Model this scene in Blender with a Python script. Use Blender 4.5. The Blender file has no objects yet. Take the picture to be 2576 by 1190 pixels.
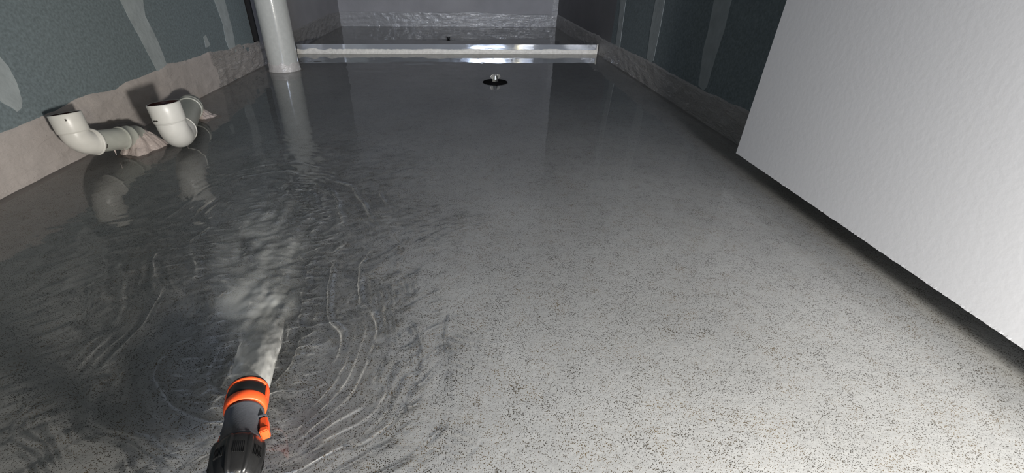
import bpy, bmesh, math, random
import numpy as np
from mathutils import Vector, Matrix, noise
random.seed(4)
PI = math.pi
sc = bpy.context.scene

# ------------------------------------------------------------------ camera
cam_d = bpy.data.cameras.new('camera'); cam = bpy.data.objects.new('camera', cam_d)
sc.collection.objects.link(cam); sc.camera = cam
R = [[0.9994254432, -0.0113387003, 0.0319408414],
     [-0.0331320584, -0.5254898557, 0.8501545026],
     [0.0071449410, -0.8507243064, -0.5255636064]]      # world axes x (camera right, down, forward)
M = Matrix.Identity(4)
for i in range(3):
    M[i][0] = R[i][0]; M[i][1] = -R[i][1]; M[i][2] = -R[i][2]
M[0][3], M[1][3], M[2][3] = 0.0, 0.0, 0.42
cam.matrix_world = M
cam_d.sensor_width = 36.0; cam_d.lens = 1103.36 / 2576 * 36.0
cam_d.shift_x = (1288 - 1203) / 2576.0
cam_d.clip_start = 0.01; cam_d.clip_end = 50

# ------------------------------------------------------------------ world, lights, exposure
w = bpy.data.worlds.new('world'); sc.world = w; w.use_nodes = True
w.node_tree.nodes['Background'].inputs[0].default_value = (0.55, 0.7, 1.0, 1)
w.node_tree.nodes['Background'].inputs[1].default_value = 0.02
sc.view_settings.view_transform = 'Standard'; sc.view_settings.look = 'None'
sc.view_settings.gamma = 1.0; sc.view_settings.use_curve_mapping = False
sc.view_settings.exposure = 0.0

def light(name, kind, loc, power, col, size=0.02, size_y=None, aim=None):
    d = bpy.data.lights.new(name, kind); o = bpy.data.objects.new(name, d)
    sc.collection.objects.link(o); o.location = loc
    d.energy = power; d.color = col
    if kind in ('POINT', 'SPOT'): d.shadow_soft_size = size
    else:
        d.shape = 'RECTANGLE'; d.size = size; d.size_y = size_y or size
    if aim is not None:
        o.rotation_euler = (Vector(aim) - Vector(loc)).to_track_quat('-Z', 'Y').to_euler()
    return o
torch = light('torch_light', 'SPOT', (0.46, -0.32, 0.26), 96.0, (1.0, 0.955, 0.89), 0.042, None, (-0.25, 1.6, 0.20))
torch.data.spot_size = math.radians(140); torch.data.spot_blend = 0.7
hall_a = light('hall_work_light', 'AREA', (0.36, -1.5, 0.72), 42.0, (0.66, 0.77, 1.0), 0.46, 0.34, (0.2, 3.4, 0.1))
hall_b = light('hall_warm_lamp', 'AREA', (0.86, -1.5, 0.62), 4.0, (1.0, 0.86, 0.55), 0.10, 0.16, (0.5, 2.6, 0.3))

# ------------------------------------------------------------------ node helpers
def mat(name):
    m = bpy.data.materials.new(name); m.use_nodes = True
    nt = m.node_tree; b = nt.nodes['Principled BSDF']
    return m, nt, b
def nd(nt, t, **kw):
    n = nt.nodes.new(t)
    for k, v in kw.items():
        if k in n.inputs: n.inputs[k].default_value = v
        else: setattr(n, k, v)
    return n
def L(nt, a, b): nt.links.new(a, b)
def pos(nt, scale=(1, 1, 1)):
    g = nd(nt, 'ShaderNodeNewGeometry'); m = nd(nt, 'ShaderNodeMapping')
    m.inputs['Scale'].default_value = scale
    L(nt, g.outputs['Position'], m.inputs['Vector']); return m.outputs[0]
def ramp(nt, src, stops, interp='LINEAR'):
    r = nd(nt, 'ShaderNodeValToRGB'); r.color_ramp.interpolation = interp
    e = r.color_ramp.elements
    while len(e) < len(stops): e.new(0.5)
    for i, (p, c) in enumerate(stops):
        e[i].position = p; e[i].color = c if len(c) == 4 else (*c, 1)
    L(nt, src, r.inputs[0]); return r.outputs[0]
def mapr(nt, src, a, b, c, d):
    m = nd(nt, 'ShaderNodeMapRange'); m.inputs[1].default_value = a; m.inputs[2].default_value = b
    m.inputs[3].default_value = c; m.inputs[4].default_value = d
    L(nt, src, m.inputs[0]); return m.outputs[0]
def math_(nt, op, a, b=None):
    m = nd(nt, 'ShaderNodeMath', operation=op)
    for i, v in enumerate((a, b)):
        if v is None: continue
        if isinstance(v, (int, float)): m.inputs[i].default_value = v
        else: L(nt, v, m.inputs[i])
    return m.outputs[0]
def mixc(nt, f, a, b):
    m = nd(nt, 'ShaderNodeMix', data_type='RGBA')
    for s, v in ((0, f), (6, a), (7, b)):
        if isinstance(v, (int, float)): m.inputs[s].default_value = v
        elif isinstance(v, tuple): m.inputs[s].default_value = (*v, 1)
        else: L(nt, v, m.inputs[s])
    return m.outputs[2]
def tex(nt, vec, scale, detail=3, rough=0.55, dist=0.0):
    n = nd(nt, 'ShaderNodeTexNoise'); n.inputs['Scale'].default_value = scale
    n.inputs['Detail'].default_value = detail; n.inputs['Roughness'].default_value = rough
    n.inputs['Distortion'].default_value = dist
    L(nt, vec, n.inputs['Vector']); return n.outputs['Fac']
def bump(nt, h, strength, dist, prev=None):
    b = nd(nt, 'ShaderNodeBump'); b.inputs['Strength'].default_value = strength
    b.inputs['Distance'].default_value = dist; L(nt, h, b.inputs['Height'])
    if prev is not None: L(nt, prev, b.inputs['Normal'])
    return b.outputs[0]
def simple(name, col, rough=0.5, metal=0.0, coat=0.0, nscale=None, namp=0.1, bscale=None, bamp=0.0):
    m, nt, b = mat(name)
    b.inputs['Roughness'].default_value = rough; b.inputs['Metallic'].default_value = metal
    b.inputs['Coat Weight'].default_value = coat
    p = pos(nt)
    n = tex(nt, p, nscale or 60)
    d = tuple(c * (1 - namp) for c in col); l = tuple(min(1, c * (1 + namp)) for c in col)
    L(nt, ramp(nt, n, [(0.3, d), (0.7, l)]), b.inputs['Base Color'])
    if bscale: L(nt, bump(nt, tex(nt, p, bscale), 1.0, bamp), b.inputs['Normal'])
    return m

# pinholed waterproofing membrane: voronoi dots of uneven size
def membrane(name, col, dots=1.0, flat=False, rough=0.42, dot_col=(0.035, 0.026, 0.014), wrinkle=None, mask=None, coat=0.0, dscale=560, peel=0.0013):
    m, nt, b = mat(name)
    p = pos(nt)
    big = tex(nt, p, 3.5, 4); mid = tex(nt, p, 40, 3)
    c = mixc(nt, mapr(nt, big, 0.35, 0.65, 0, 1), tuple(x * 0.9 for x in col), tuple(x * 1.06 for x in col))
    c = mixc(nt, mapr(nt, mid, 0.3, 0.7, 0, 1), mixc(nt, 0.12, c, (0.2, 0.2, 0.2)), c)
    def dotmask(scale, lo, hi):
        v = nd(nt, 'ShaderNodeTexVoronoi'); v.inputs['Scale'].default_value = scale
        v.inputs['Randomness'].default_value = 1.0
        if flat: v.voronoi_dimensions = '2D'
        L(nt, p, v.inputs['Vector'])
        sep = nd(nt, 'ShaderNodeSeparateColor'); L(nt, v.outputs['Color'], sep.inputs[0])
        clump = mapr(nt, tex(nt, p, 45, 3, 0.6), 0.30, 0.68, lo, hi)
        rad = math_(nt, 'MULTIPLY', sep.outputs[0], clump)
        mk = math_(nt, 'SUBTRACT', rad, v.outputs['Distance'])
        return mapr(nt, mk, 0.0, 0.12, 0, 1), sep.outputs[1]
    m1, r1 = dotmask(dscale, 0.30 * dots, 0.56 * dots)
    dc = mixc(nt, mapr(nt, tex(nt, p, 30, 2), 0.45, 0.65, 0, 1), dot_col, (0.13, 0.085, 0.03))
    c = mixc(nt, math_(nt, 'MULTIPLY', m1, 0.93), c, dc)
    L(nt, c, b.inputs['Base Color'])
    b.inputs['Roughness'].default_value = rough
    b.inputs['Coat Weight'].default_value = coat; b.inputs['Coat Roughness'].default_value = 0.12
    h = bump(nt, tex(nt, p, 115, 2), 0.8, peel)
    h = bump(nt, math_(nt, 'SUBTRACT', 1.0, m1), 0.5, 0.0006, h)
    if wrinkle:
        sx, sy, sz, amp = wrinkle
        n1 = tex(nt, pos(nt, (sx, sy, sz)), 1.0, 5, 0.6, 1.2)
        if mask:
            sx_ = nd(nt, 'ShaderNodeSeparateXYZ'); L(nt, p, sx_.inputs[0])
            n1 = math_(nt, 'MULTIPLY', n1, mapr(nt, math_(nt, 'ADD', sx_.outputs[0], math_(nt, 'MULTIPLY', mid, 0.3)), mask[0], mask[1], 0.12, 1.0))
        h = bump(nt, n1, 1.0, amp, h)
    L(nt, h, b.inputs['Normal'])
    if coat: L(nt, h, b.inputs['Coat Normal'])
    return m

M_floor = membrane('floor_membrane', (0.43, 0.43, 0.42), 1.0, True, 0.5, peel=0.0017)
M_bandL = membrane('upstand_membrane', (0.50, 0.455, 0.43), 0.45, False, 0.5, wrinkle=(24, 14, 60, 0.0022), peel=0.0012, dscale=300)
M_bandR = membrane('upstand_membrane_wet', (0.33, 0.32, 0.31), 0.45, False, 0.4, wrinkle=(20, 18, 60, 0.005), peel=0.0014, dscale=300)
M_bandB = membrane('upstand_membrane_glossy', (0.42, 0.42, 0.43), 0.2, False, 0.33, wrinkle=(13, 8, 75, 0.0034), mask=(-0.70, 0.05), coat=1.0, peel=0.0014)
M_bandW = membrane('upstand_membrane_wrinkled', (0.42, 0.39, 0.37), 0.2, False, 0.3, wrinkle=(26, 22, 85, 0.009), coat=0.6)
M_blob = membrane('brushed_membrane', (0.55, 0.47, 0.44), 0.2, False, 0.25, wrinkle=(60, 60, 60, 0.003), coat=0.8)
M_cream = simple('cream_sealant', (0.86, 0.82, 0.74), 0.5, bscale=60, bamp=0.004)
M_greenboard = simple('green_plasterboard', (0.172, 0.212, 0.226), 0.75, nscale=140, namp=0.22, bscale=350, bamp=0.0004)
M_compound = simple('jointing_compound', (0.36, 0.40, 0.41), 0.8, nscale=28, namp=0.12, bscale=80, bamp=0.0012)
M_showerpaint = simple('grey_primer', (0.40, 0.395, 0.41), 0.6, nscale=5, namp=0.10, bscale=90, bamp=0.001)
M_shadedprimer = simple('shaded_primer', (0.15, 0.15, 0.16), 0.6, nscale=5, namp=0.10, bscale=90, bamp=0.001)  # grey primer darkened; the right shower wall's shade put into its colour
M_paint = simple('white_paint', (0.72, 0.72, 0.71), 0.7, nscale=3, namp=0.02, bscale=120, bamp=0.0008)
M_hall = simple('hall_plaster', (0.18, 0.18, 0.19), 0.8)
M_pvc = simple('grey_white_pvc', (0.56, 0.56, 0.52), 0.16, nscale=70, namp=0.05, bscale=30, bamp=0.0004)
M_elbow = simple('white_pvc', (0.66, 0.65, 0.61), 0.34, nscale=50, namp=0.04)
M_pipegrey = simple('pale_grey_pvc', (0.42, 0.43, 0.39), 0.35, nscale=60, namp=0.06)
M_bore = simple('dark_red_bore', (0.075, 0.018, 0.014), 0.5)
M_black = simple('black_plastic', (0.012, 0.012, 0.012), 0.3, bscale=300, bamp=0.0002)
M_rubber = simple('black_rubber', (0.01, 0.01, 0.01), 0.38)
M_matt = simple('matt_rubber', (0.006, 0.006, 0.006), 0.95)
M_matt.node_tree.nodes['Principled BSDF'].inputs['Specular IOR Level'].default_value = 0.05
M_dgrey = simple('dark_grey_plastic', (0.062, 0.066, 0.074), 0.42, bscale=500, bamp=0.0002)
M_orange = simple('orange_plastic', (0.95, 0.11, 0.025), 0.4)
M_chrome = simple('chrome', (0.9, 0.89, 0.84), 0.22, 1.0)
M_dark = simple('drain_and_shadow_slot', (0.012, 0.012, 0.013), 0.6)  # also blackens the wall slot that stands for the pipe's shadow
M_pit = simple('ink_mark', (0.03, 0.025, 0.02), 0.7)

# brushed aluminium
M_alu, nt, b = mat('brushed_aluminium')
b.inputs['Metallic'].default_value = 0.62; b.inputs['Base Color'].default_value = (0.74, 0.77, 0.82, 1)
L(nt, mapr(nt, tex(nt, pos(nt, (40, 40, 40)), 1, 3), 0.3, 0.7, 0.05, 0.10), b.inputs['Roughness'])
L(nt, bump(nt, tex(nt, pos(nt, (9, 9, 40)), 1, 2), 0.2, 0.0004), b.inputs['Normal'])

# white door: rolled paint with little nibs
M_door, nt, b = mat('door_paint')
b.inputs['Base Color'].default_value = (0.52, 0.525, 0.54, 1); b.inputs['Roughness'].default_value = 0.45
p = pos(nt)
h = bump(nt, tex(nt, p, 110, 3, 0.5), 0.35, 0.0004)
v = nd(nt, 'ShaderNodeTexVoronoi'); v.inputs['Scale'].default_value = 80; L(nt, p, v.inputs['Vector'])
sp = nd(nt, 'ShaderNodeSeparateColor'); L(nt, v.outputs['Color'], sp.inputs[0])
nib = math_(nt, 'SUBTRACT', math_(nt, 'MULTIPLY', mapr(nt, sp.outputs[0], 0.90, 1.0, 0, 1), 0.18), v.outputs['Distance'])
h = bump(nt, mapr(nt, nib, 0, 0.08, 0, 1), 0.6, 0.0008, h)
L(nt, h, b.inputs['Normal'])

# water surface
M_water, nt, b = mat('water')
nt.nodes.remove(b)
rf = nd(nt, 'ShaderNodeBsdfGlass'); rf.inputs['IOR'].default_value = 1.33; rf.inputs['Roughness'].default_value = 0.0
rf.inputs['Color'].default_value = (0.985, 0.985, 0.98, 1)
L(nt, rf.outputs[0], nt.nodes['Material Output'].inputs[0])

# ------------------------------------------------------------------ object helpers
def link_mesh(name, verts, faces, material, parent=None, smooth=True):
    me = bpy.data.meshes.new(name); me.from_pydata([tuple(v) for v in verts], [], faces); me.update()
    return fin(name, me, material, parent, smooth)
def fin(name, me, material, parent=None, smooth=True):
    if not isinstance(material, (list, tuple)): material = [material]
    for m in material: me.materials.append(m)
    if smooth: me.polygons.foreach_set('use_smooth', [True] * len(me.polygons))
    o = bpy.data.objects.new(name, me); sc.collection.objects.link(o)
    if parent is not None: o.parent = parent
    return o
def bmo(name, bm, material, parent=None, smooth=False):
    bmesh.ops.recalc_face_normals(bm, faces=bm.faces)
    me = bpy.data.meshes.new(name); bm.to_mesh(me); bm.free()
    o = fin(name, me, material, parent, smooth)
    return o
def box(bm, c, s, rot=None, bev=0.0):
    r = bmesh.ops.create_cube(bm, size=1.0); vs = r['verts']
    for v in vs: v.co = Vector((v.co.x * s[0], v.co.y * s[1], v.co.z * s[2]))
    if bev:
        es = list({e for v in vs for e in v.link_edges})
        q = bmesh.ops.bevel(bm, geom=es, offset=bev, segments=2, affect='EDGES')
        vs = list({v for f in q['faces'] for v in f.verts} | {v for v in vs if v.is_valid})
    for v in vs:
        if rot is not None: v.co = rot @ v.co
        v.co += Vector(c)
def setw(o, kind='structure'): o['kind'] = kind; return o
def thing(name, loc, label, cat, group=None, rot=None):
    o = bpy.data.objects.new(name, None); sc.collection.objects.link(o); o.location = loc
    if rot is not None: o.rotation_euler = rot
    o['label'] = label; o['category'] = cat
    if group: o['group'] = group
    o.empty_display_size = 0.05
    return o
def tagm(o, label, cat, group=None, kind=None):
    o['label'] = label; o['category'] = cat
    if group: o['group'] = group
    if kind: o['kind'] = kind
def sweep(pts, radii, seg=40, inner=None):
    """tube along points with a radius at every station; returns verts, faces"""
    pts = [Vector(p) for p in pts]; n = len(pts)
    tang = []
    for i in range(n):
        a = pts[max(0, i - 1)]; c = pts[min(n - 1, i + 1)]; t = c - a
        if t.length < 1e-7: t = tang[-1] if tang else Vector((0, 0, 1))
        tang.append(t.normalized())
    up = Vector((0, 0, 1)) if abs(tang[0].z) < 0.9 else Vector((1, 0, 0))
    u = up.cross(tang[0]).normalized(); vs = []; fs = []
    for i in range(n):
        u = (u - tang[i] * u.dot(tang[i])).normalized(); v = tang[i].cross(u)
        for k in range(seg):
            a = 2 * PI * k / seg
            vs.append(pts[i] + (u * math.cos(a) + v * math.sin(a)) * radii[i])
    for i in range(n - 1):
        for k in range(seg):
            k2 = (k + 1) % seg
            fs.append((i * seg + k, i * seg + k2, (i + 1) * seg + k2, (i + 1) * seg + k))
    return vs, fs
def lathe(prof, seg=48):
    """profile of (axial y, radius) turned about local +Y"""
    vs = []; fs = []
    for y, r in prof:
        for k in range(seg):
            a = 2 * PI * k / seg; vs.append((r * math.cos(a), y, r * math.sin(a)))
    for i in range(len(prof) - 1):
        for k in range(seg):
            k2 = (k + 1) % seg
            fs.append((i * seg + k, (i + 1) * seg + k, (i + 1) * seg + k2, i * seg + k2))
    return vs, fs

# ------------------------------------------------------------------ room shell
XL, XR, Y0, YT, YB, H = -0.965, 0.768, 0.08, 2.622, 3.905, 2.40
FZ = -0.014
def quad(name, vs, material, faces=None, mats=None):
    me = bpy.data.meshes.new(name); me.from_pydata(vs, [], faces or [tuple(range(len(vs)))])
    o = fin(name, me, material, None, False)
    if mats:
        for i, k in enumerate(mats): o.data.polygons[i].material_index = k
    return setw(o)

# floor with the round hole of the floor waste in it
DX, DY, DR = 0.139, 1.927, 0.055
bm = bmesh.new()
def loop(pts):
    vs = [bm.verts.new(p) for p in pts]
    return [bm.edges.new((vs[i], vs[(i + 1) % len(vs)])) for i in range(len(vs))]
e = loop([(XL - 0.1, -0.05, FZ), (XR + 0.1, -0.05, FZ), (XR + 0.1, YT + 0.03, FZ), (XL - 0.1, YT + 0.03, FZ)])
e += loop([(DX + DR * math.cos(2 * PI * k / 64), DY + DR * math.sin(2 * PI * k / 64), FZ) for k in range(64)])
bmesh.ops.triangle_fill(bm, edges=e, use_beauty=True)
floor = setw(bmo('floor', bm, M_floor))
for poly in floor.data.polygons:
    if poly.normal.z < 0: poly.flip()
bm = bmesh.new()
SX, SY = -0.091, 3.20
e = loop([(XL - 0.1, YT + 0.03, FZ - 0.01), (XR + 0.1, YT + 0.03, FZ - 0.01), (XR + 0.1, YB + 0.1, FZ - 0.01), (XL - 0.1, YB + 0.1, FZ - 0.01)])
e += loop([(SX + 0.045 * math.cos(2 * PI * k / 48), SY + 0.045 * math.sin(2 * PI * k / 48), FZ - 0.01) for k in range(48)])
bmesh.ops.triangle_fill(bm, edges=e, use_beauty=True)
shower_floor = setw(bmo('floor', bm, M_floor))

YSL, YSR = 2.238, 2.43     # where the green board stops and the primed shower walls begin
G1 = 2.305                                                       # far side of the added dark slot: open joint plus the pipe's shadow strip
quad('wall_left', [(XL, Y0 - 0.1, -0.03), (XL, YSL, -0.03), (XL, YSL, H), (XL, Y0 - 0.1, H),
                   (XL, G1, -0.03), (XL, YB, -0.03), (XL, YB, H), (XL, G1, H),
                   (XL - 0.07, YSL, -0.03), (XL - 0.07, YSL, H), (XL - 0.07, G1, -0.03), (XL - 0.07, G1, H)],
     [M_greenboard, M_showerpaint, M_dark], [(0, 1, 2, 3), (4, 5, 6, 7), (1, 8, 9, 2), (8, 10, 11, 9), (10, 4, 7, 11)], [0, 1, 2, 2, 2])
wl = bpy.data.objects['wall_left']
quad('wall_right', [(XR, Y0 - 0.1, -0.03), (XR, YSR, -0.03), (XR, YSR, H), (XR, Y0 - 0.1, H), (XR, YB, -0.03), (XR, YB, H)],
     [M_greenboard, M_shadedprimer], [(0, 3, 2, 1), (1, 2, 5, 4)], [0, 1])
wr = bpy.data.objects['wall_right']
quad('wall_back', [(XL, YB, -0.03), (XR, YB, -0.03), (XR, YB, H), (XL, YB, H)], M_showerpaint)
quad('ceiling', [(XL - 0.05, Y0 - 0.1, H), (XL - 0.05, YB, H), (XR + 0.05, YB, H), (XR + 0.05, Y0 - 0.1, H)], M_paint)
# front wall with the doorway the picture is taken through
bm = bmesh.new()
JL, JR = -0.25, 0.685
box(bm, ((XL + JL) / 2, Y0 - 0.05, 1.2), (JL - XL, 0.1, 2.44))
box(bm, ((XR + JR) / 2, Y0 - 0.05, 1.2), (XR - JR, 0.1, 2.44))
box(bm, ((JL + JR) / 2, Y0 - 0.05, 2.22), (JR - JL, 0.1, 0.36))
setw(bmo('wall_front', bm, M_greenboard))
# hallway outside
bm = bmesh.new()
box(bm, (0.2, -1.4, -0.035), (3.2, 3.0, 0.03)); setw(bmo('floor', bm, M_hall))
bm = bmesh.new()
box(bm, (0.2, -2.92, 1.2), (3.2, 0.04, 2.44)); setw(bmo('wall_hall', bm, M_hall))
bm = bmesh.new()
box(bm, (-1.4, -1.4, 1.2), (0.04, 3.0, 2.44)); setw(bmo('wall_hall', bm, M_hall))
bm = bmesh.new()
box(bm, (1.8, -1.4, 1.2), (0.04, 3.0, 2.44)); setw(bmo('wall_hall', bm, M_hall))
bm = bmesh.new()
box(bm, (0.2, -1.4, 2.42), (3.2, 3.0, 0.04)); setw(bmo('ceiling', bm, M_hall))

# dried jointing compound, a skin on the boards
def fr(x, k=0): return noise.noise(Vector((x * 40, k * 7.3, 1.7)))
def patch(name, poly, x, sign, parent, material, thick=0.0012, jag=0.0022):
    pts = []
    n = len(poly)
    for i in range(n):
        a = Vector((0, *poly[i])); c = Vector((0, *poly[(i + 1) % n])); m = max(1, int((c - a).length / 0.006))
        for k in range(m):
            q = a.lerp(c, k / m)
            if 0 < q.z: q = q + Vector((0, fr(q.y + q.z * 1.3, 1), fr(q.z - q.y, 2))) * jag
            pts.append(q)
    bm = bmesh.new()
    vs = [bm.verts.new((x, p.y, p.z)) for p in pts]
    f = bm.faces.new(vs)
    ex = bmesh.ops.extrude_face_region(bm, geom=[f])
    for v in ex['geom']:
        if isinstance(v, bmesh.types.BMVert): v.co.x += sign * thick
    bmesh.ops.triangulate(bm, faces=[f for f in bm.faces if len(f.verts) > 4])
    return bmo(name, bm, material, parent)
P1 = [(1.425, 1.3), (1.43, 0.6), (1.439, 0.33), (1.447, 0.283), (1.462, 0.232), (1.487, 0.134), (1.49, 0.10), (1.55, 0.10), (1.546, 0.142), (1.541, 0.21), (1.525, 0.284), (1.538, 0.324), (1.545, 0.6), (1.54, 1.3)]
P2 = [(1.96, 1.3), (1.965, 0.6), (1.974, 0.298), (1.991, 0.21), (1.978, 0.155), (1.987, 0.119), (1.99, 0.1), (2.045, 0.1), (2.049, 0.126), (2.06, 0.195), (2.058, 0.293), (2.06, 0.6), (2.055, 1.3)]
P3 = [(1.818, 0.187), (1.837, 0.192), (1.849, 0.154), (1.826, 0.15), (1.811, 0.151)]
P0 = [(0.896, 0.362), (0.944, 0.326), (1.006, 0.255), (1.015, 0.231), (1.016, 0.208), (1.012, 0.179), (1.005, 0.159), (0.997, 0.148), (0.982, 0.143), (0.977, 0.151), (0.964, 0.165), (0.957, 0.178), (0.913, 0.212), (0.865, 0.259)]
for P in (P1, P2, P3, P0): patch('joint_compound', P, XL, 1, wl, M_compound)
Q1 = [(2.385, 1.2), (2.376, 0.283), (2.353, 0.169), (2.346, 0.085), (2.275, 0.085), (2.29, 0.187), (2.298, 0.288), (2.31, 1.2)]
Q2 = [(1.96, 1.2), (1.944, 0.309), (1.938, 0.199), (1.916, 0.095), (1.864, 0.09), (1.845, 0.102), (1.845, 0.21), (1.853, 0.314), (1.87, 1.2)]
Q3 = [(1.50, 1.2), (1.488, 0.336), (1.473, 0.245), (1.476, 0.198), (1.447, 0.093), (1.408, 0.086), (1.393, 0.101), (1.391, 0.192), (1.383, 0.267), (1.387, 0.342), (1.39, 1.2)]
for P in (Q1, Q2, Q3): patch('joint_compound', P, XR, -1, wr, M_compound)
bm = bmesh.new(); box(bm, (XR - 0.022, YB - 0.0015, 0.65), (0.044, 0.003, 1.3)); bmo('corner_membrane', bm, M_bandB, bpy.data.objects['wall_back'])

# membrane upstands: wall strip with ragged top edge, cove, and lip under the water
def upstand(name, kind, u0, u1, tops, material, step=0.006, amp=0.0022, seed=0, cove=0.016):
    xs = [t[0] for t in tops]; zs = [t[1] for t in tops]
    nu = int(abs(u1 - u0) / step) + 1; vs = []; prof_n = 26
    for i in range(nu + 1):
        u = u0 + (u1 - u0) * i / nu
        top = np.interp(u, xs, zs) + 0.004 * noise.noise(Vector((u * 14, seed, 0))) + 0.0018 * noise.noise(Vector((u * 90, seed, 3)))
        for j in range(prof_n + 1):
            t = j / prof_n
            if t < 0.7:
                z = top + (cove + FZ - top) * (t / 0.7); off = 0.0032
            else:
                a = (t - 0.7) / 0.3 * PI / 2; z = FZ + cove * (1 - math.sin(a)); off = 0.0032 + cove * (1 - math.cos(a))
                if j == prof_n: z -= 0.002
            if j == 0: off = -0.001
            d = noise.noise(Vector((u * 22, z * 45, seed * 3.1))) * amp + noise.noise(Vector((u * 70, z * 120, seed))) * amp * 0.45
            if j: off += d
            if kind == 'L': p = (XL + off, u, z)
            elif kind == 'R': p = (XR - off, u, z)
            else: p = (u, YB - off, z)
            vs.append(p)
    fs = []
    w_ = prof_n + 1
    for i in range(nu):
        for j in range(prof_n):
            a = i * w_ + j; q = (a, a + 1, a + w_ + 1, a + w_)
            fs.append(q if kind != 'R' else q[::-1])
    return setw(link_mesh(name, vs, fs, material))
topsL = [(0.1, 0.112), (0.919, 0.117), (1.004, 0.119), (1.073, 0.122), (1.145, 0.132), (1.193, 0.131), (1.286, 0.122), (1.359, 0.131), (1.49, 0.131), (1.549, 0.142), (1.667, 0.131), (1.80, 0.134)]
upstand('trim_left', 'L', 0.2, 1.84, topsL, M_bandL, seed=1)
upstand('trim_left', 'L', 1.82, 2.62, [(1.82, 0.134), (1.976, 0.119), (2.08, 0.126), (2.233, 0.108), (2.62, 0.10)], M_bandW, amp=0.006, seed=2)
upstand('trim_left', 'L', 2.60, YB, [(2.6, 0.093), (3.2, 0.108), (3.6, 0.118), (YB, 0.100)], M_bandR, amp=0.0045, seed=3)
upstand('trim_right', 'R', 0.2, YB, [(0.2, 0.10), (1.148, 0.095), (1.287, 0.091), (1.402, 0.087), (1.55, 0.088), (1.899, 0.093), (2.275, 0.089), (2.56, 0.085), (2.66, 0.092), (2.88, 0.087), (3.82, 0.092)], M_bandR, seed=4, amp=0.0025)
upstand('trim_back', 'B', XL, XR, [(XL, 0.108), (-0.2, 0.104), (0.1, 0.108), (0.3, 0.098), (XR, 0.088)], M_bandB, seed=5, amp=0.003)

# shower hob: an aluminium angle with a smear of cream sealant up its face
hob = thing('shower_threshold', ((XL + XR) / 2, YT + 0.01, 0.0), 'long shiny aluminium angle across the floor in front of the shower, sealed with cream membrane', 'threshold')
def hobpart(name, bm, m): 
    o = bmo(name, bm, m, hob); o.location = -hob.location; return o
XA, XB = XL + 0.06, XR - 0.012
bm = bmesh.new()
cuts = [XA, -0.62, -0.40, -0.285, 0.0, 0.33, XB]
box(bm, ((XA + XB) / 2, YT + 0.0045, 0.016), (XB - XA, 0.003, 0.064)); box(bm, ((XA + XB) / 2, YT + 0.017, FZ + 0.002), (XB - XA, 0.028, 0.003))
hobpart('metal_angle', bm, M_alu)
vs = []; fs = []; n = 340
for i in range(n + 1):
    x = XA - 0.002 + (XB - XA + 0.004) * i / n
    t = 0.023 + 0.004 * noise.noise(Vector((x * 9, 5, 0))) + 0.0022 * noise.noise(Vector((x * 60, 9, 0)))
    if x < -0.72: t += 0.004 * math.sin((x + 0.95) * 60)
    for j, (y, z) in enumerate([(YT + 0.003, t), (YT + 0.0015, t - 0.001), (YT - 0.0005, t * 0.6), (YT - 0.002, 0.008), (YT - 0.006, 0.001), (YT - 0.014, FZ)]):
        vs.append((x, y + 0.0012 * noise.noise(Vector((x * 30, j * 2.1, 7))), z))
for i in range(n):
    for j in range(5):
        a = i * 6 + j; fs.append((a, a + 1, a + 7, a + 6))
so = link_mesh('sealant', vs, fs, M_cream, hob); so.location = -hob.location
bm = bmesh.new(); box(bm, (XB + 0.001, YT + 0.0, 0.022), (0.005, 0.008, 0.062), None, 0.001); hobpart('end_cap', bm, M_cream)

# ------------------------------------------------------------------ door leaf, open against the right wall
DXF, DZ, DY0, DY1 = 0.645, 0.047, 0.095, 0.966
door = thing('white_door', (DXF + 0.018, DY0, DZ), 'tall white painted door leaf standing open above the floor by the right wall', 'door')
nv = 400; vs = []; fs = []
for i in range(nv + 1):
    y = DY0 + (DY1 - DY0) * i / nv
    j = 0.0012 * abs(noise.noise(Vector((y * 160, 1, 1)))) * (1 if 0.02 < i / nv < 0.97 else 0) + 0.0012 * max(0, noise.noise(Vector((y * 45, 3, 1))))
    sx = 0.0007 * noise.noise(Vector((y * 210, 8, 1)))
    for (x, z) in [(DXF + 0.035, 2.03), (DXF, 2.03), (DXF, DZ + 0.004), (DXF + sx * 0.5, DZ - j), (DXF + 0.003, DZ), (DXF + 0.035, DZ)]:
        vs.append((x, y, z))
for i in range(nv):
    for j in range(6):
        a = i * 6 + j; c = i * 6 + (j + 1) % 6; fs.append((a, c, c + 6, a + 6))
fs.append(tuple(range(5, -1, -1))); fs.append(tuple(nv * 6 + k for k in range(6)))
do = link_mesh('door_panel', vs, fs, M_door, door, False); do.location = -door.location

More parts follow.
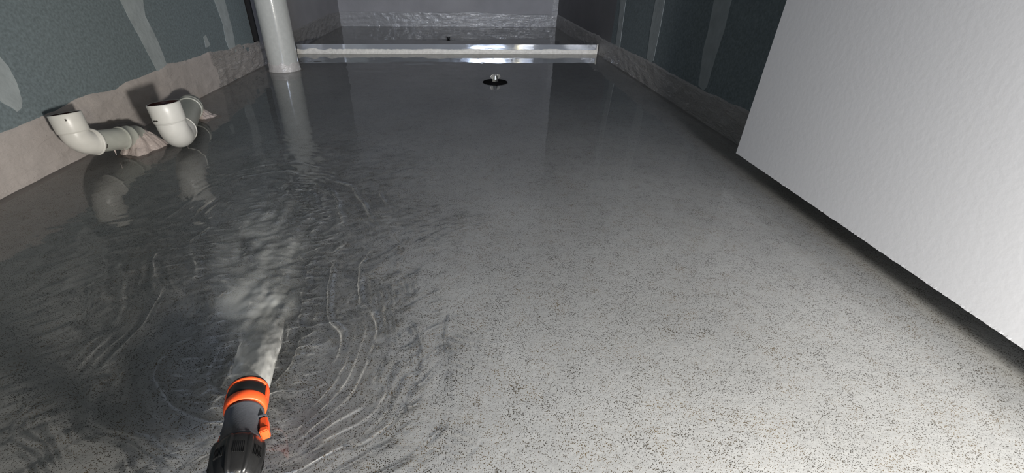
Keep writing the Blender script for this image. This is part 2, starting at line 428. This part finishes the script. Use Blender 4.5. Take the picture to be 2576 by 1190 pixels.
# ------------------------------------------------------------------ vertical waste pipe
PX, PY, PR = -0.826, 2.178, 0.0655
stack = thing('waste_pipe', (PX, PY, FZ), 'thick grey-white PVC pipe rising from the wet floor in the left corner', 'pipe')
vs, fs = sweep([(0, 0, 0), (0, 0, 0.3), (0, 0, 1.0), (0, 0, 2.40)], [PR] * 4, 96)
link_mesh('pipe_body', vs, fs, M_pvc, stack)
def skirt(name, base_r, top_r, h, parent, material, amp=0.004, seg=120, seed=0, loc=None, rows=16):
    vs = []; fs = []
    for j in range(rows + 1):
        t = j / rows
        for k in range(seg):
            a = 2 * PI * k / seg
            flare = (1 - t) ** 3
            r = top_r + 0.0012 + (base_r - top_r) * flare * (1 + 0.5 * noise.noise(Vector((math.cos(a) * 3, math.sin(a) * 3, seed))))
            zt = h * (1 + 0.25 * noise.noise(Vector((math.cos(a) * 2, math.sin(a) * 2, seed + 5))))
            d = amp * noise.noise(Vector((math.cos(a) * 5, math.sin(a) * 5, t * 4 + seed)))
            if j == rows: r = top_r - 0.001; d = 0
            vs.append(((r + d * (0.3 + flare)) * math.cos(a), (r + d * (0.3 + flare)) * math.sin(a), zt * t ** 1.3))
    for j in range(rows):
        for k in range(seg):
            k2 = (k + 1) % seg; fs.append((j * seg + k, j * seg + k2, (j + 1) * seg + k2, (j + 1) * seg + k))
    o = link_mesh(name, vs, fs, material, parent)
    if loc: o.location = loc
    return o
skirt('membrane_collar', PR + 0.014, PR, 0.05, stack, simple('collar_membrane', (0.55, 0.52, 0.49), 0.35, bscale=60, bamp=0.003), seed=2)

# ------------------------------------------------------------------ elbows
def make_elbow(name, F, dirv, lean, label, pipe_len, ro, rb, ext, L0, marks):
    """F: centre of the elbow's outlet mouth; dirv: run of the pipe away from it; lean: axis of the open socket"""
    root = thing(name, (F[0], F[1], FZ), label, 'pipe elbow', 'upturned PVC elbows by the left wall')
    Fv = Vector(F); off = Vector(root.location)
    d = Vector(dirv).normalized(); u = Vector(lean).normalized(); back = -d
    ang = back.angle(u)
    Ltan = rb * math.tan(ang / 2)
    C = Fv + back * (0.008 + ext + Ltan)                               # corner of the centre line
    pts = [Fv, Fv + back * 0.008]
    rad = [ro + 0.003, ro + 0.003]
    T1 = C + d * Ltan; T2 = C + u * Ltan
    nrm = back.cross(u).normalized(); inw = nrm.cross(back).normalized()
    cen = T1 + inw * rb
    pts.append(T1 + back * 0.0005); rad.append(ro + 0.0025)
    for k in range(1, 13):
        a = ang * k / 12
        pts.append(cen + Matrix.Rotation(a, 3, nrm) @ (T1 - cen)); rad.append(ro + 0.0015)
    body = pts, rad
    vs, fs = sweep([p - off for p in pts], rad, 56); link_mesh('elbow_body', vs, fs, M_elbow, root)
    Fm = Fv - off                                                # thick rim ring at the outlet
    q = [Fm + d * 0.0012, Fm + d * 0.001, Fm - d * 0.002, Fm - d * 0.0045, Fm - d * 0.005]
    vs, fs = sweep(q, [ro - 0.001, ro + 0.0042, ro + 0.0050, ro + 0.0042, ro + 0.002], 56); link_mesh('rim', vs, fs, M_elbow, root)
    # open socket, hollow
    S = T2 - off
    so = ro + 0.004; si = ro + 0.0008
    seq = [(-.002, ro + 0.0012), (0.0, ro + 0.0016), (0.0015, so - 0.0006), (0.003, so), (L0 * 0.6, so + .0002), (L0 - 0.0015, so + 0.0004), (L0, so - 0.0004), (L0 + 0.0004, so - 0.0016), (L0, si + 0.0004)]
    pp = [S + u * (a) for a, _ in seq]; 
    vs, fs = sweep_straight(S, u, seq, 64); link_mesh('socket', vs, fs, M_elbow, root)
    vs, fs = sweep_straight(S, u, [(L0, si + 0.0004), (L0 - 0.002, si), (0.012, si), (0.010, si - 0.004), (-0.01, si - 0.005), (-0.012, 0.0005)], 64)
    b_ = link_mesh('bore', vs, fs, M_bore, root); b_['label'] = 'dark red inside of the socket'
    # the pipe
    a0 = Fm - d * 0.006; a1 = Fm + d * pipe_len
    vs, fs = sweep_straight(a0, d, [(0, ro - 0.0005), (pipe_len + 0.006, ro - 0.0005)], 64); o = link_mesh('pipe_run', vs, fs, M_pipegrey, root)
    cl = pipe_len - 0.050
    vs, fs = sweep_straight(a0, d, [(cl, ro - 0.001), (cl, ro + 0.0022), (cl + 0.0015, ro + 0.003), (cl + 0.004, ro + 0.0025), (cl + 0.005, ro + 0.001), (cl + 0.022, ro + 0.0012), (cl + 0.024, ro + 0.003), (cl + 0.027, ro + 0.003), (cl + 0.028, ro + 0.001), (cl + 0.052, ro + 0.001)], 64)
    link_mesh('coupling', vs, fs, M_pipegrey, root)
    # dark felt-pen smudges
    def mark(c, ax, rad_, off_a, span, wid):
        ax = Vector(ax).normalized(); v_ = (Vector((0, 0, 0.42)) - (Vector(c) + Vector(root.location))); v_ = (v_ - ax * v_.dot(ax)).normalized(); w_ = ax.cross(v_)
        vs = []; fs = []
        for k in range(9):
            a = off_a + span * (k / 8 - 0.5); jw = wid * (0.6 + 0.4 * math.sin(k * 2.3))
            for sg_ in (-0.5, 0.5): vs.append(Vector(c) + ax * sg_ * jw + (v_ * math.cos(a) + w_ * math.sin(a)) * rad_)
        for k in range(8): fs.append((2 * k, 2 * k + 1, 2 * k + 3, 2 * k + 2))
        o_ = link_mesh('ink_mark', vs, fs, M_pit, root)
        so_ = o_.modifiers.new('thickness', 'SOLIDIFY'); so_.thickness = 0.0003
    if marks == 'pipe': mark(Fm + d * 0.0065, d, ro + 0.0001, 0.55, 0.38, 0.004); mark(S + u * 0.030, u, so + 0.0004, -0.10, 0.10, 0.007)
    else: mark(S + u * 0.010, u, so + 0.0004, -0.95, 0.42, 0.005)
    return root, Fm, d, a1
def sweep_straight(o, d, seq, seg):
    d = Vector(d).normalized(); up = Vector((0, 0, 1)) if abs(d.z) < 0.9 else Vector((1, 0, 0))
    u = up.cross(d).normalized(); v = d.cross(u); vs = []; fs = []
    for a, r in seq:
        for k in range(seg):
            t = 2 * PI * k / seg; vs.append(o + d * a + (u * math.cos(t) + v * math.sin(t)) * r)
    for i in range(len(seq) - 1):
        for k in range(seg):
            k2 = (k + 1) % seg; fs.append((i * seg + k, i * seg + k2, (i + 1) * seg + k2, (i + 1) * seg + k))
    return vs, fs
def blob(parent, c, size, seed, material=M_blob, name='membrane_smear', tail=None):
    """lumpy skin of brushed-on membrane: a noisy half dome flowing down to the floor"""
    nu, nv_ = 90, 26; vs = []; fs = []
    for j in range(nv_ + 1):
        t = j / nv_
        for i in range(nu):
            a = 2 * PI * i / nu
            prof = math.cos(t * PI / 2) ** 0.55 if t < 1 else 0
            q = Vector((math.cos(a), math.sin(a), 0))
            rr = t ** 0.8 * (1 + 0.42 * noise.noise(q * 1.6 + Vector((0, 0, seed))) + 0.12 * noise.noise(q * 7 + Vector((0, 0, seed))))
            x = size[0] * rr * q.x; y = size[1] * rr * q.y
            z = size[2] * (1 - t ** 1.5) ** 1.1
            n3 = noise.noise(Vector((x * 55, y * 55, seed))) * 0.007 + noise.noise(Vector((x * 140, y * 140, seed + 2))) * 0.003
            z += n3 * (1 - t ** 4)
            vs.append((c[0] + x, c[1] + y, c[2] + max(z, -0.002)))
    for j in range(nv_):
        for i in range(nu):
            i2 = (i + 1) % nu; fs.append((j * nu + i, (j + 1) * nu + i, (j + 1) * nu + i2, j * nu + i2))
    return link_mesh(name, vs, fs, material, parent)
r1, Fm, d1, e1 = make_elbow('pipe_elbow', (-0.878, 1.037, 0.056), (0.16, 0.98, -0.22), (-0.12, 0.10, 1.0),
    'white PVC elbow nearest the photographer, opening upward, lying against the left wall band', 0.125, 0.0266, 0.031, 0.0, 0.042, 'pipe')
blob(r1, (e1.x + 0.008, e1.y - 0.006, 0.0), (0.056, 0.060, 0.062), 3)
def drip(parent, p, h, r=0.0022):
    vs, fs = sweep([(p[0], p[1], p[2]), (p[0], p[1], p[2] - h * .4), (p[0], p[1], p[2] - h * .8), (p[0], p[1], p[2] - h)], [r, r * .6, r * .5, 0.0002], 10)
    link_mesh('drip', vs, fs, M_blob, parent)
for sd, hh in ((0.032, 0.014), (0.060, 0.009)):
    q_ = Fm + d1 * sd; drip(r1, (q_.x + 0.008, q_.y, q_.z - 0.0235), hh)
r2, Fm2, d2, e2 = make_elbow('pipe_elbow', (-0.748, 1.166, 0.044), (-0.38, 0.92, -0.01), (-0.08, 0.05, 1.0),
    'white PVC elbow further from the photographer, opening upward, its pipe running back towards the wall', 0.275, 0.0315, 0.040, 0.03, 0.045, 'socket')
blob(r2, (e2.x - 0.006, e2.y + 0.012, 0.0), (0.062, 0.050, 0.040), 9)
drip(r2, (Fm2.x + 0.004, Fm2.y - 0.004, Fm2.z - 0.0325), 0.012)

# ------------------------------------------------------------------ floor waste with test plug
waste = thing('floor_drain', (DX, DY, FZ), 'round black floor drain with a shiny wing nut standing out of the water', 'drain')
bm = bmesh.new()
vs, fs = sweep([(0, 0, 0.0), (0, 0, -0.02), (0, 0, -0.035), (0, 0, -0.0351)], [DR + 0.001, DR - 0.001, DR - 0.002, 0.001], 64)
link_mesh('cup', vs, fs, M_dark, waste)
vs, fs = sweep_straight(Vector((0, 0, -0.034)), (0, 0, 1), [(0, 0.0525), (0.0465, 0.0525), (0.0490, 0.0515), (0.0500, 0.049), (0.0501, 0.001)], 48); link_mesh('plug', vs, fs, M_matt, waste)
def wing_nut(parent, z0, s, m):
    vs, fs = sweep_straight(Vector((0, 0, z0 - 0.012 * s)), (0, 0, 1), [(0, 0.0075 * s), (0.027 * s, 0.0078 * s), (0.031 * s, 0.0065 * s), (0.0325 * s, 0.0045 * s), (0.0330 * s, 0.0002)], 20); link_mesh('threaded_stem', vs, fs, m, parent)
    bm = bmesh.new()
    bmesh.ops.create_cone(bm, cap_ends=True, segments=6, radius1=0.0115 * s, radius2=0.010 * s, depth=0.009 * s, matrix=Matrix.Translation((0, 0, z0 + 0.004 * s)))
    bmesh.ops.create_cone(bm, cap_ends=True, segments=24, radius1=0.010 * s, radius2=0.007 * s, depth=0.012 * s, matrix=Matrix.Translation((0, 0, z0 + 0.014 * s)))
    bmo('hex_nut', bm, m, parent)
    bm = bmesh.new()
    for sg in (-1, 1):
        pr = [(0.005, -0.005), (0.011, -0.005), (0.016, -0.002), (0.0175, 0.003), (0.015, 0.008), (0.010, 0.010), (0.005, 0.010)]
        f = [bm.verts.new((sg * a * s, -0.002 * s, z0 + 0.013 * s + b_ * s)) for a, b_ in pr]
        g = [bm.verts.new((sg * a * s, 0.002 * s, z0 + 0.013 * s + b_ * s)) for a, b_ in pr]
        bm.faces.new(f); bm.faces.new(g[::-1])
        for k in range(len(pr)): bm.faces.new((f[k], f[(k + 1) % len(pr)], g[(k + 1) % len(pr)], g[k]))
    bmesh.ops.bevel(bm, geom=bm.edges[:], offset=0.0007 * s, segments=2, affect='EDGES')
    o = bmo('wings', bm, m, parent); o.rotation_euler = (0, 0, 0.25)
wing_nut(waste, 0.016, 1.25, M_chrome)
sw = thing('floor_drain', (SX, SY, FZ - 0.01), 'small dark test plug poking out of the water inside the shower', 'drain')
vs, fs = sweep([(0, 0, 0.0), (0, 0, -0.02), (0, 0, -0.03), (0, 0, -0.0301)], [0.046, 0.044, 0.043, 0.001], 48); link_mesh('cup', vs, fs, M_dark, sw)
wing_nut(sw, 0.020, 0.75, M_black)

# ------------------------------------------------------------------ hose connector
gax = Vector((-0.030, 0.100, 0.0))
yaw = math.atan2(-gax.x, gax.y)
GO = (-0.198, 0.2175, 0.048)                                    # back of the nut
hose = thing('garden_hose', GO, 'garden hose end with orange and black spray connector spraying over the shallow water', 'hose', None, (math.radians(-4), 0, yaw))
hose.scale = (0.92, 0.92, 0.92)
def gl(name, prof, m, seg=64, parent=None): vs, fs = lathe(prof, seg); return link_mesh(name, vs, fs, m, parent or hose)
# nut
vs = []; fs = []; seg = 144
prof = [(-0.010, 0.0135), (-0.010, 0.0165), (-0.006, 0.0195), (0.004, 0.0222), (0.014, 0.0238), (0.024, 0.0238), (0.029, 0.0228), (0.032, 0.0205), (0.033, 0.018)]
for y, r in prof:
    for k in range(seg):
        a = 2 * PI * k / seg; ph = (k % 18) / 18.0
        rr = r
        if -0.007 < y < 0.030:
            rib = 1 if ph < 0.2 else 0
            rr = r + (0.0012 if rib else -0.0005)
        vs.append((rr * math.cos(a), y, rr * math.sin(a)))
for i in range(len(prof) - 1):
    for k in range(seg):
        k2 = (k + 1) % seg; fs.append((i * seg + k, (i + 1) * seg + k, (i + 1) * seg + k2, i * seg + k2))
nut = link_mesh('hose_nut', vs, fs, M_black, hose)
bm = bmesh.new()
for s_ in range(8):                                              # fine grip ridges between the ribs
    for q in range(7):
        a = 2 * PI * (s_ * 18 + 6.2 + q * 1.45) / 144
        R3 = Matrix.Rotation(-a, 3, 'Y')
        box(bm, R3 @ Vector((0.0233, 0.013, 0)), (0.0012, 0.011, 0.0005), R3)
bmo('grip_ridges', bm, M_black, nut)
gl('body', [(0.028, 0.017), (0.030, 0.0198), (0.034, 0.0202), (0.036, 0.0192), (0.050, 0.0188), (0.070, 0.0183), (0.0715, 0.0192), (0.0735, 0.0194), (0.0745, 0.0185), (0.079, 0.0170), (0.080, 0.0150), (0.080, 0.005)], M_dgrey)
gl('rear_band', [(0.0775, 0.0165), (0.076, 0.0195), (0.077, 0.0206), (0.081, 0.0214), (0.0865, 0.0216), (0.088, 0.0208), (0.0885, 0.0190)], M_orange)
gl('rubber_sleeve', [(0.087, 0.0196), (0.0885, 0.0206), (0.094, 0.0209), (0.101, 0.0207), (0.1045, 0.0202), (0.105, 0.0190)], M_rubber)
gl('front_band', [(0.1035, 0.019), (0.1042, 0.0211), (0.107, 0.0213), (0.1080, 0.0206), (0.1084, 0.0196)], M_orange)
gl('nozzle_face', [(0.1075, 0.019), (0.1085, 0.0203), (0.1105, 0.0200), (0.1108, 0.0185), (0.1102, 0.012), (0.106, 0.0115), (0.106, 0.0005)], M_black)
# side strakes joining the two orange bands
for sg in (-1, 1):
    bm = bmesh.new(); box(bm, (sg * 0.0203, 0.0955, 0.0), (0.0022, 0.020, 0.012), None, 0.0008); bmo('side_strake', bm, M_orange, hose)
    bm = bmesh.new()
    R3 = Matrix.Rotation(sg * 0.12, 3, 'Z')
    zt = 0.002 if sg > 0 else -0.008                              # the left tab sits lower on the barrel
    xt = 0.0 if sg > 0 else -0.0028
    box(bm, (sg * (0.0222 + xt), 0.0485, zt), (0.0075, 0.0150, 0.012), R3, 0.0012)
    box(bm, (sg * (0.0235 + xt), 0.0385, zt + 0.001), (0.0085, 0.0065, 0.013), R3, 0.0012)
    bmo('release_tab', bm, M_orange, hose)
    bm = bmesh.new(); box(bm, (sg * (0.0207 + xt), 0.0575, zt + 0.002), (0.0080, 0.0018, 0.011), None, 0.0005); bmo('tab_guard', bm, M_dgrey, hose)
# hose tail, sweeping back through the doorway
M_hose, nt, b = mat('braided_hose')
b.inputs['Roughness'].default_value = 0.3; b.inputs['Coat Weight'].default_value = 0.6
p = pos(nt)
vv = nd(nt, 'ShaderNodeTexVoronoi'); vv.inputs['Scale'].default_value = 620; L(nt, p, vv.inputs['Vector'])
L(nt, ramp(nt, vv.outputs['Distance'], [(0.1, (0.52, 0.50, 0.36)), (0.4, (0.30, 0.28, 0.10)), (0.75, (0.05, 0.05, 0.01))]), b.inputs['Base Color'])
L(nt, bump(nt, vv.outputs['Distance'], 1, -0.001), b.inputs['Normal'])
pts = [(0, 0.0, 0), (0, -0.02, 0), (0.001, -0.045, 0.003), (0.004, -0.075, 0.015), (0.008, -0.105, 0.040), (0.012, -0.13, 0.075), (0.015, -0.155, 0.12), (0.02, -0.19, 0.17), (0.03, -0.25, 0.21), (0.04, -0.35, 0.22), (0.03, -0.55, 0.14), (0.0, -0.8, 0.0), (0, -1.3, -0.055)]
sp_ = []
for i in range(len(pts) - 1):
    for k in range(6): sp_.append(Vector(pts[i]).lerp(Vector(pts[i + 1]), k / 6))
sp_.append(Vector(pts[-1]))
vs, fs = sweep(sp_, [0.0118] * len(sp_), 40); ho = link_mesh('hose_tube', vs, fs, M_hose, hose)

# ------------------------------------------------------------------ spray and froth
def cloud_mat(name, col, scl, lo, hi, amax):
    m, nt, b = mat(name)
    b.inputs['Base Color'].default_value = (*col, 1); b.inputs['Roughness'].default_value = 0.35
    at = nd(nt, 'ShaderNodeAttribute'); at.attribute_name = 'cover'
    n = tex(nt, pos(nt, scl), 1.0, 4, 0.5, 0.5)
    al = math_(nt, 'MULTIPLY', mapr(nt, n, lo, hi, 0, 1), at.outputs['Fac'])
    L(nt, math_(nt, 'MULTIPLY', al, amax), b.inputs['Alpha'])
    return m
def with_density(o, vals):
    a = o.data.attributes.new('cover', 'FLOAT', 'POINT'); a.data.foreach_set('value', vals)
JD = Vector((-0.34, 1.0, -0.27)).normalized(); J0 = Vector((-0.2240, 0.307, 0.041))
vs = []; fs = []; dn = []; nj, ns = 46, 56
side = Vector((JD.y, -JD.x, 0)).normalized(); upj = side.cross(JD)
for i in range(nj + 1):
    t = i / nj; c = J0 + JD * (t * 0.165)
    rx = 0.0165 + 0.012 * t ** 0.7; rz = 0.0155 - 0.004 * t
    for k in range(ns):
        a = 2 * PI * k / ns; q = 1 + 0.16 * noise.noise(Vector((math.cos(a) * 2.2, math.sin(a) * 2.2, t * 5))) * (0.3 + t) + 0.06 * noise.noise(Vector((math.cos(a) * 7, math.sin(a) * 7, t * 16)))
        p_ = c + side * (math.cos(a) * rx * q) + upj * (math.sin(a) * rz * q)
        vs.append(p_); dn.append(max(0.0, 1 - t ** 2.2) * (0.75 + 0.25 * math.sin(a)))
for i in range(nj):
    for k in range(ns):
        k2 = (k + 1) % ns; fs.append((i * ns + k, i * ns + k2, (i + 1) * ns + k2, (i + 1) * ns + k))
jet = link_mesh('water_jet', vs, fs, cloud_mat('spray', (0.80, 0.80, 0.76), (60, 22, 60), 0.15, 0.55, 0.62))
with_density(jet, dn); tagm(jet, 'milky jet of water shooting from the hose connector into the flooded floor', 'water jet', None, 'stuff')
# ------------------------------------------------------------------ water
rng = np.random.default_rng(11)
def smooth_noise(X, Y, wl, n=14, seed=0):
    r = np.random.default_rng(seed); out = np.zeros_like(X)
    for _ in range(n):
        a = r.uniform(0, 2 * PI); k = 2 * PI / (wl * r.uniform(0.7, 1.5)); out += np.sin(k * (X * math.cos(a) + Y * math.sin(a)) + r.uniform(0, 2 * PI))
    return out / math.sqrt(n / 2)
def water_height(X, Y):
    wx = X + 0.011 * smooth_noise(X, Y, 0.34, seed=1) + 0.0022 * smooth_noise(X, Y, 0.09, seed=3)
    wy = Y + 0.011 * smooth_noise(X, Y, 0.34, seed=2) + 0.0022 * smooth_noise(X, Y, 0.09, seed=4)
    A = np.array([-0.27, 0.42]); B = np.array([-0.37, 0.82]); AB = B - A
    t = np.clip(((wx - A[0]) * AB[0] + (wy - A[1]) * AB[1]) / (AB @ AB), 0, 1)
    dx = wx - (A[0] + t * AB[0]); dy = wy - (A[1] + t * AB[1])
    d = np.sqrt(dx * dx + dy * dy)
    ph = d / 0.047 + 0.22 * smooth_noise(X, Y, 0.30, seed=7)
    fr_ = ph - np.floor(ph)
    crest = np.exp(-((fr_ - 0.5) * 0.047 / 0.0062) ** 2)
    gate = np.clip(0.75 + 0.6 * smooth_noise(X, Y, 0.20, seed=16), 0, 1.2)
    env = np.exp(-((d - 0.11) / 0.105) ** 2)
    h = 0.00130 * env * gate * crest
    fine = np.exp(-((d - 0.17) / 0.05) ** 2) * np.clip(0.2 + 0.8 * smooth_noise(X, Y, 0.18, seed=17), 0, 1)
    h += 0.00022 * fine * np.sin(2 * PI * d / 0.015 + 0.7 * smooth_noise(X, Y, 0.2, seed=18))
    core = np.exp(-(d / 0.085) ** 2)
    h += 0.0009 * core * smooth_noise(wx, wy, 0.040, 18, seed=8) + 0.00040 * core * smooth_noise(wx, wy, 0.014, 18, seed=9)
    far = np.exp(-(d / 0.36) ** 2) * np.clip((0.20 - X) / 0.4, 0.08, 1)
    h += 0.00040 * far * smooth_noise(wx, wy * 0.8, 0.085, 16, seed=10)
    h += 0.00019 * far * smooth_noise(wx, wy, 0.030, 16, seed=12)
    back = np.exp(-((Y - 2.2) / 0.5) ** 2) * np.clip((0.9 - X) / 1.2, 0.25, 1)
    h += 0.00022 * back * smooth_noise(X, Y, 0.10, 14, seed=13)
    calm = 0.00002 * smooth_noise(X, Y, 0.07, 14, seed=14) + 0.00006 * smooth_noise(X, Y, 0.2, 14, seed=15)
    dd = np.sqrt((X - DX) ** 2 + (Y - DY) ** 2)
    h += calm
    h -= 0.0012 * np.exp(-((dd) / 0.060) ** 4)                  # the surface dips over the waste
    return h
def axis(a, b, step, lo=None, hi=None, fine=None):
    if lo is None: return np.linspace(a, b, int((b - a) / step) + 1)
    return np.concatenate([np.arange(a, lo, step), np.arange(lo, hi, fine), np.linspace(hi, b, int((b - hi) / step) + 1)])
def water_grid(name, xs, ys, fn, label):
    nx = len(xs); ny = len(ys)
    X, Y = np.meshgrid(xs, ys); Z = fn(X, Y)
    co = np.stack([X, Y, Z], -1).reshape(-1, 3).astype(np.float32)
    i = np.arange(nx - 1); j = np.arange(ny - 1); I, J = np.meshgrid(i, j); a = (J * nx + I).ravel()
    f = np.stack([a, a + 1, a + nx + 1, a + nx], -1).astype(np.int32)
    me = bpy.data.meshes.new(name); me.vertices.add(len(co)); me.vertices.foreach_set('co', co.ravel())
    me.loops.add(f.size); me.loops.foreach_set('vertex_index', f.ravel())
    me.polygons.add(len(f)); me.polygons.foreach_set('loop_start', np.arange(0, f.size, 4, dtype=np.int32))
    me.polygons.foreach_set('loop_total', np.full(len(f), 4, dtype=np.int32)); me.update(calc_edges=True); me.validate()
    o = fin(name, me, M_water); tagm(o, label, 'water', None, 'stuff')
    return o
water = water_grid('water_pool', axis(XL + 0.002, XR - 0.002, 0.005, -0.75, 0.10, 0.0018), axis(-0.01, YT + 0.002, 0.005, 0.20, 1.30, 0.002), water_height, 'clear rippling water flooding the grey bathroom floor')
shower_water = water_grid('water_pool', axis(XL + 0.002, XR - 0.002, 0.012), axis(YT + 0.008, YB - 0.001, 0.012),
    lambda X, Y: 0.00012 * smooth_noise(X, Y, 0.16, seed=21), 'still dark water standing in the shower behind the metal threshold')
# milky froth drifting in the water ahead of the jet
nx, ny = 70, 130; vs = []; fs = []; dn = []
for j in range(ny + 1):
    for i in range(nx + 1):
        u = i / nx * 2 - 1; t = j / ny
        y = 0.40 + 0.50 * t; cx = -0.268 - 0.165 * t
        wd = 0.035 + 0.10 * t ** 0.7
        x = cx + u * wd
        e = max(0.0, 1 - u * u) ** 1.3 * min(1, t * 7) * max(0.0, 1 - t) ** 0.9
        vs.append((x, y, 0.0)); dn.append(e)
for j in range(ny):
    for i in range(nx):
        a = j * (nx + 1) + i; fs.append((a, a + 1, a + nx + 2, a + nx + 1))
P_ = np.array([v[:2] for v in vs]); Zf = water_height(P_[:, 0], P_[:, 1]) + 0.0006
vs = [(v[0], v[1], float(z)) for v, z in zip(vs, Zf)]
froth = link_mesh('froth', vs, fs, cloud_mat('froth', (0.66, 0.66, 0.61), (15, 13, 15), 0.30, 0.72, 0.8))
with_density(froth, dn); tagm(froth, 'cloudy froth churned up in the water ahead of the hose jet', 'froth', None, 'stuff')

for o in (water, shower_water): o.cycles.is_caustics_caster = True
for o in (floor, shower_floor): o.cycles.is_caustics_receiver = True
torch.data.cycles.is_caustics_light = True
hall_a.data.cycles.is_caustics_light = True
